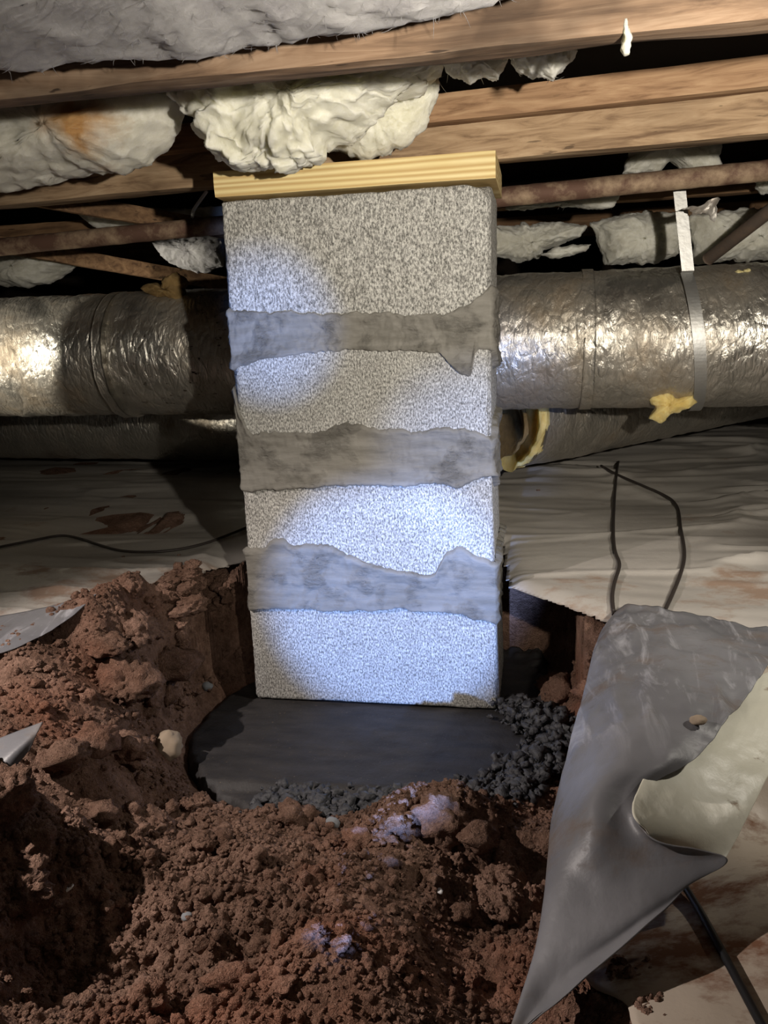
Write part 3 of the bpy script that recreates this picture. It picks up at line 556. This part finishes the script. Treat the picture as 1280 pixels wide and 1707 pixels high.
# left of the pier
batt(((-60, 420), (40, 414), (110, 424), (135, 432), (105, 455), (80, 474), (30, 478), (-60, 472)), .68, .06, .05, M['dust_fluff'], 'pale insulation bulge above the left end of foil duct', 98, .008, .005)
batt(((120, 350), (200, 345), (300, 350), (370, 345), (365, 378), (250, 385), (160, 382)), .64, .03, .04, M['dust_fluff'], 'dim insulation left of the pier above the rusty pipe', 99, .008, .006)
batt(((255, 405), (330, 390), (372, 395), (374, 445), (330, 455), (285, 440)), .80, .05, .04, M['grey_fluff'], 'dim grey insulation left of the pier below the rusty pipe', 100, .008, .006)
V, f = tube([atY(u, v, .33) for u, v in ((345, 318), (333, 335), (322, 352), (322, 368), (330, 375))], .0035, 8, 24); tag(link_mesh('white_cable', V, f, M['chip']), 'short white cable looping left of the pier under girder', 'cable')
# ------------------------------------------------------------------ plastic sheets
def sheet_h(x, y):
    x = np.asarray(x, float).ravel(); y = np.asarray(y, float).ravel(); z = grade(x, y)+.012
    wx = x+.05*fbm(P3(x*5, y*5), 2, 3); wy = y+.06*fbm(P3(x*2.4, y*4), 2, 37); a = 1+.6*np.clip(x, -1, 1)
    z = z+.016*fbm(P3(wx*1.8, y*5), 2, 13)+(.012*np.clip(1-np.abs(fbm(P3(wx*2.2+y*.9, wy*7.5), 2, 17))*5, 0, 1)**1.5+.006*np.clip(1-np.abs(fbm(P3(wx*3.5-y*1.5, wy*15), 2, 19))*4, 0, 1)+.003*fbm(P3(wx*5, wy*30), 2, 20))*a*np.clip(.25+1.6*fbm(P3(x*2.5, y*3.5), 2, 63), .3, 1)
    return z
xs = axis_pts(-2.9, 2.9, -.95, 1.0, .006, .09); ys = np.r_[np.arange(-.45, .5, .006), np.arange(.5, 1.6, .012), np.arange(1.6, 3.95, .09)]
GX, GY = np.meshgrid(xs, ys); GX = GX.ravel(); GY = GY.ravel()
ex = np.r_[-2.95, np.arange(-.9, .185, .022), np.linspace(.185, .24, 16), np.arange(.26, 1.0, .022), 2.95]; ey = edge_y(ex)+.009*fbm(P3(ex*16, ex*0), 3, 8)*(np.abs(ex-.21) > .03)
sheet_poly = np.r_[np.stack([ex, ey], 1), [[2.95, 4.5], [-2.95, 4.5]]]
sd = np.full(len(GX), 1.0); near = GY < .48; sd[near] = sgn_in(np.stack([GX, GY], 1)[near], sheet_poly)
GZ = np.maximum(sheet_h(GX, GY), base(GX, GY)+.010)-.010*np.clip(1-sd/.03, 0, 1)**2
fa = np.array(grid_faces(len(ys), len(xs))); fa = fa[(sd[fa] > -.0045).all(1)]
ei = np.interp(GX, ex, ey); sn = near & (np.abs(GY-ei) < .0085) & (sd < .0035); GY = np.where(sn, ei, GY)
used = np.unique(fa); remap = np.full(len(GX), -1); remap[used] = np.arange(len(used))
ws = link_mesh('plastic_sheet', np.stack([GX, GY, GZ], 1)[used], remap[fa], M['sheet']); md = ws.modifiers.new('thickness', 'SOLIDIFY'); md.thickness = .0012; md.offset = -1
tag(ws, 'wide wrinkled white plastic ground sheet behind the pier', 'plastic sheet')
_ZS = GZ.reshape(len(ys), len(xs))
def shz(x, y):
    i = min(max(np.searchsorted(xs, x)-1, 0), len(xs)-2); j = min(max(np.searchsorted(ys, y)-1, 0), len(ys)-2)
    return _ZS[j:j+2, i:i+2].max() if y > edge_y(x)-.02 else 0
# grey folded sheet
def px(*c): return np.array([[atZ(u, v, z) for u, v, z in r] for r in c])
ctrl = px(((1022, 1030, .17), (1040, 1013, .222), (1110, 1018, .228), (1200, 1036, .228), (1300, 1052, .225)),
          ((1012, 1085, .15), (1000, 1062, .208), (1080, 1075, .232), (1190, 1085, .235), (1290, 1095, .23)),
          ((995, 1170, .13), (975, 1150, .192), (1050, 1160, .226), (1150, 1165, .23), (1228, 1180, .222)),
          ((965, 1275, .11), (945, 1260, .168), (1020, 1262, .208), (1100, 1262, .214), (1160, 1265, .207)),
          ((940, 1375, .10), (921, 1358, .142), (985, 1316, .196), (1040, 1325, .195), (1064, 1329, .193)),
          ((935, 1430, .09), (914, 1425, .135), (980, 1405, .170), (1052, 1385, .178), (1088, 1398, .182)),
          ((925, 1500, .08), (908, 1500, .125), (990, 1485, .145), (1085, 1452, .158), (1212, 1433, .165)),
          ((915, 1580, .08), (893, 1580, .112), (960, 1570, .125), (1050, 1530, .140), (1140, 1482, .150)),
          ((890, 1660, .08), (868, 1660, .102), (920, 1640, .108), (985, 1600, .120), (1060, 1557, .135)),
          ((860, 1740, .075), (838, 1750, .090), (850, 1740, .092), (862, 1730, .094), (878, 1712, .096)))
V = patch(ctrl, 170, 80); V[:, 2] += .0045*fbm(V*np.array([14, 14, 14]), 3, 21)+.0034*(1-np.abs(fbm(V*np.array([30, 22, 22]), 3, 23))*2.5)*np.clip((V[:, 1]+.52)/.1, .12, 1)
V, f = solid(V, 170, 80, -.0014)
tag(link_mesh('plastic_sheet', V, f, M['grey']), 'grey plastic sheet draped at the pit edge, pointed flap hanging down', 'plastic sheet')
ctrl = px(((1205, 1100, .198), (1262, 1100, .198), (1330, 1075, .2)), ((1140, 1200, .192), (1240, 1190, .195), (1330, 1175, .19)),
          ((1058, 1328, .204), (1180, 1300, .18), (1292, 1268, .175)), ((1080, 1388, .186), (1170, 1385, .165), (1245, 1365, .155)), ((1100, 1425, .14), (1160, 1430, .143), (1208, 1434, .14)))
V = patch(ctrl, 70, 50); V[:, 2] += .003*fbm(V*20, 3, 25)+.0008*(1-np.abs(fbm(V*np.array([40, 60, 40]), 3, 26))*2)
V, f = solid(V, 70, 50, -.0012); tag(link_mesh('plastic_sheet', V, f, M['white']), 'creased white plastic strip with mud patch beside the grey sheet', 'plastic sheet')
# muddy sheet at the lower right
nu, nv = 90, 110; gu, gv = np.meshgrid(np.linspace(0, 1, nu), np.linspace(0, 1, nv)); gu = gu.ravel(); gv = gv.ravel()
yy = -.98+gv*.74; x0 = .285+.05*fbm(P3(yy*9, yy*0), 3, 33)+.05*gv; xx = x0+gu*(.95-x0)
zz = np.maximum(base(xx, yy)+.016, .06)+.004*fbm(P3(xx*9, yy*9), 3, 34)
V, f = solid(np.stack([xx, yy, zz], 1), nv, nu, -.001); tag(link_mesh('plastic_sheet', V, f, M['dirty']), 'mud-smeared white plastic lying flat below the grey flap', 'plastic sheet')
def mzh(x, y): return max(base([x], [y])[0]+.016, .06)+.004*fbm(P3([x*9], [y*9]), 3, 34)[0]
P = [hit(u, v, mzh)+np.array([0, 0, .007]) for u, v in ((1120, 1455), (1160, 1520), (1190, 1575), (1225, 1640), (1262, 1710), (1300, 1780))]
V, f = tube(P, .0036, 10, 40); tag(link_mesh('black_rod', V, f, M['rod']), 'thin black rod lying on the muddy plastic below grey flap', 'rod')
# left corners
ctrl = px(((-40, 1055, .205), (60, 1040, .205), (165, 1012, .222)), ((-40, 1100, .197), (50, 1078, .200), (130, 1045, .212)), ((-40, 1125, .19), (30, 1105, .19), (90, 1075, .2)))
V, f = solid(patch(ctrl, 20, 40), 20, 40, -.001); V[:, 2] += .002*fbm(V*20, 3, 3)+.022; tag(link_mesh('plastic_sheet', V, f, M['grey']), 'grey plastic edge lying along the top of left soil mound', 'plastic sheet')
ctrl = px(((-50, 1250, .19), (20, 1222, .2), (71, 1203, .21)), ((-50, 1290, .175), (10, 1262, .19), (62, 1222, .203)), ((-50, 1340, .165), (0, 1305, .17), (50, 1250, .19)))
V, f = solid(patch(ctrl, 20, 30), 20, 30, -.001); tag(link_mesh('plastic_sheet', V, f, M['grey']), 'small pointed grey plastic corner poking from the soil at left', 'plastic sheet')
def wire(name, pts, r, label):
    P = np.array([hit(u, v, shz) for u, v in cr(np.array(pts, float), 46)]); P[:, 2] = np.maximum(P[:, 2], np.convolve(np.pad(P[:, 2], 2, 'edge'), np.ones(5)/5, 'valid'))+r*1.3; P[2:-2] = np.stack([np.convolve(P[:, k], np.ones(5)/5, 'valid') for k in range(3)], 1); V, f = tube(P, r, 8, 120); tag(link_mesh(name, V, f, M['wire']), label, 'wire')
wire('ground_wire', ((-30, 922), (0, 915), (60, 903), (110, 895), (160, 910), (210, 923), (280, 922), (340, 910), (405, 885), (440, 868)), .0028, 'thin dark wire lying on white plastic left of the pier')
wire('ground_wire', ((1031, 772), (1027, 795), (1022, 870), (1024, 920), (1033, 945), (1024, 975), (1020, 1000), (1023, 1030)), .0030, 'straighter dark wire on white plastic right of the pier')
wire('ground_wire', ((1002, 779), (1024, 792), (1060, 808), (1110, 830), (1130, 850), (1133, 880), (1140, 915), (1139, 945), (1125, 985), (1108, 1022)), .0030, 'curved dark wire bending right on the white plastic')

# ------------------------------------------------------------------ clods, stones
CL = [lump_mesh('clay_clod', 300+k, 4 if k < 4 else 3, .30, .8) for k in range(9)]
for k, m_ in enumerate(CL): m_.materials.append(M['soil'])
def clod(u, v, r, label, group=None, mesh=None, mat=None, name='clay_clod', cat='clod', sc=None, sink=.35, fn=hz):
    p = hit(u, v, fn); d = np.linalg.norm(p-CP); R_ = r/F*d; me = mesh or CL[random.randrange(9)]
    o = bpy.data.objects.new(name, me); COL.objects.link(o); s3 = sc or (random.uniform(.8, 1.2), random.uniform(.8, 1.2), random.uniform(.7, 1.1))
    o.scale = tuple(R_*k for k in s3); o.rotation_euler = (random.uniform(-.3, .3), random.uniform(-.3, .3), random.uniform(0, 6.28))
    o.location = (p[0], p[1], fn(p[0], p[1])+R_*s3[2]*.8*(1-2*sink)); return tag(o, label, cat, group)
for u, v, r, lb in (
    (212, 1150, 46, 'large rough clay clod in the middle of the left mound'), (283, 1118, 36, 'dark smooth clay clod right of the large rough one'), (175, 1085, 30, 'clay clod just above the large rough one, left mound'),
    (232, 1062, 34, 'crumbly clay clod high on the left mound'), (110, 1264, 36, 'leftmost clod of the three big ones low on left mound'), (162, 1244, 40, 'middle clod of the three big ones low on left mound'),
    (214, 1264, 36, 'rightmost clod of the three big ones low on left mound'), (735, 1378, 44, 'tall craggy clay clod at the front edge of black footing'), (660, 1380, 24, 'small clod left of the tall craggy one before the footing'),
    (798, 1400, 30, 'crumbly clod right of the tall craggy one before the footing'), (487, 1372, 28, 'rounded clay clod before the left half of the footing'), (222, 985, 17, 'pinkish clay clod on the crest of left mound'),
    (935, 1160, 40, 'red clay clod in the pit right of the pier'), (988, 1165, 30, 'red clay clod half under the grey sheet edge'), (172, 1358, 26, 'clay clod beside the dark hollow at lower left'),
    (15, 1340, 44, 'big clay clod at the left frame edge under plastic corner'), (340, 1408, 20, 'left clod of a pair in the front soil'), (372, 1412, 18, 'right clod of a pair in the front soil'),
    (242, 1672, 32, 'knobbly clay clod near the bottom of the soil'), (568, 1512, 20, 'light clay clod in the middle of the front soil'), (518, 1575, 26, 'smooth clay clod sunk in the front soil centre'),
    (835, 1520, 26, 'brown clod at the right of front soil near grey flap'), (765, 1530, 20, 'small brown clod left of that by the grey flap'), (345, 1690, 24, 'clay clod at the bottom frame edge, left of centre'),
    (60, 1420, 34, 'clay clod in rough soil at the far left front'), (40, 1500, 36, 'clay clod below the rough left front soil'), (255, 1180, 22, 'clay clod between large clod and pale stone'), (325, 1100, 26, 'clay clod nearest the pier on the left mound'),
    (385, 1640, 30, 'clay clod in the shaded front soil bottom'), (600, 1400, 24, 'clod in the soil before the middle of footing')):
    clod(u, v, r, lb)
zones = (('clay clod on the dark slope between left mound and pier', 'clods on the slope beside the pier', ((300, 1010), (405, 965), (408, 1120), (335, 1190), (300, 1170)), 24, (6, 17)),
         ('loose clay clod along the crest of the left mound', 'clods on the left crest', ((150, 1025), (240, 960), (405, 935), (405, 985), (240, 1040), (60, 1130), (20, 1115)), 40, (5, 14)),
         ('loose clay clod on the middle of the left mound', 'clods on the left mound', ((60, 1130), (240, 1040), (340, 1000), (320, 1190), (80, 1190)), 34, (5, 15)),
         ('loose clay clod low on the left mound above the front soil', 'clods at the foot of left mound', ((80, 1190), (320, 1190), (280, 1310), (80, 1310)), 26, (5, 15)),
         ('loose clay clod along the front edge of the footing', 'clods along the footing front', ((280, 1310), (450, 1365), (640, 1365), (850, 1380), (850, 1420), (300, 1410)), 46, (5, 14)),
         ('loose clay clod at the lower left corner of the soil', 'clods at the lower left', ((0, 1380), (180, 1360), (230, 1700), (0, 1700)), 40, (5, 16)),
         ('loose clay clod in the middle of the front soil', 'clods in the front soil', ((230, 1420), (640, 1420), (640, 1570), (230, 1570)), 20, (5, 13)),
         ('loose clay clod along the bottom edge of the soil', 'clods at the bottom', ((230, 1570), (830, 1570), (810, 1700), (230, 1700)), 40, (5, 16)),
         ('loose clay clod in the front soil beside the grey flap', 'clods beside the grey flap', ((640, 1420), (860, 1410), (870, 1570), (640, 1570)), 26, (5, 13)),
         ('loose red clod in the pit right of the pier', 'clods in the right pit', ((900, 1130), (990, 1090), (985, 1200), (930, 1200)), 12, (4, 9)))
for lb, gp, poly, n, (ra, rb) in zones:
    po = np.array(poly, float); c_ = 0
    while c_ < n:
        q = po.min(0)+(po.max(0)-po.min(0))*rng.random(2)
        if sgn_in(q[None], po)[0] < 0: continue
        clod(q[0], q[1], ra+(rb-ra)*rng.random()**2.2, lb, gp, sink=rng.uniform(.15, .45)); c_ += 1
ST = lump_mesh('pale_stone', 401, 3, .16, .8); ST.materials.append(M['stone']); GS = lump_mesh('grey_pebble', 402, 3, .15, .8); GS.materials.append(M['grey_stone']); CH = lump_mesh('white_chip', 403, 2, .25, .5); CH.materials.append(M['chip'])
clod(281, 1258, 25, 'pale tan stone at the left corner of the black footing', mesh=ST, name='pale_stone', cat='stone', sink=.2, sc=(.9, .9, 1.2))
clod(345, 1150, 10, 'grey pebble left of the pier base', mesh=GS, name='grey_pebble', cat='pebble'); clod(908, 1288, 14, 'grey pebble right of footing beside the grey sheet', mesh=GS, name='grey_pebble', cat='pebble')
clod(555, 1376, 10, 'dark grey pebble before the footing in the front soil', mesh=GS, name='grey_pebble', cat='pebble')
clod(312, 1532, 8, 'grey-blue pebble in the middle of front soil', mesh=GS, name='grey_pebble', cat='pebble')
clod(733, 1488, 6, 'white chip on the soil near the grey flap', mesh=CH, name='white_chip', cat='chip', sink=.1); clod(116, 1490, 7, 'white chip on the soil at lower left', mesh=CH, name='white_chip', cat='chip', sink=.1); clod(657, 1366, 5, 'white chip on the soil before the footing', mesh=CH, name='white_chip', cat='chip', sink=.1)
p = atZ(1163, 1200, .229); o = bpy.data.objects.new('tan_stone', ST); COL.objects.link(o); o.location = tuple(p); o.scale = (.008, .006, .006); tag(o, 'small tan stone lying on the grey plastic sheet', 'stone')
for (a, b, lb) in (((946, 1100), (965, 1030), 'left thin straw standing in the pit right of pier'), ((960, 1102), (972, 1050), 'right thin straw standing in the pit right of pier')):
    p = hit(*a); q = atY(b[0], b[1], p[1]+.03); V, f = tube([p-np.array([0, 0, .004]), (p+q)/2+np.array([.002, 0, 0]), q], .0012, 6, 12); tag(link_mesh('straw', V, f, M['straw']), lb, 'straw')
# fine crumbs of soil
def crumbs(n, lo, hi, pw, sub, name):
    n0 = n*5; x = rng.uniform(-.58, .36, n0); y = rng.uniform(-.82, .22, n0); ok = (sgn_in(np.stack([x, y], 1), PADP) < -.012) == True
    ok = (sgn_in(np.stack([x, y], 1), PADP) < -.010) & (y < edge_y(x)+.005) & (fbm(P3(x*8, y*8), 3, 91) > rng.uniform(-.8, .30, n0))
    x = x[ok][:n]; y = y[ok][:n]; r = lo+(hi-lo)*rng.random(len(x))**pw
    pts = [(a, b, hz(a, b)+c*.3) for a, b, c in zip(x, y, r)]
    return scatter(name, pts, r, M['soil'], None, sub)
(v1, f1), (v2, f2) = crumbs(15000, .0011, .004, 2, 1, None), crumbs(900, .003, .008, 3, 2, None)
tag(link_mesh('soil_crumbs', np.concatenate([v1, v2]), np.concatenate([f1, f2+len(v1)]), M['soil'], floor), 'fine loose crumbs of red clay scattered over the dug soil', kind='stuff')
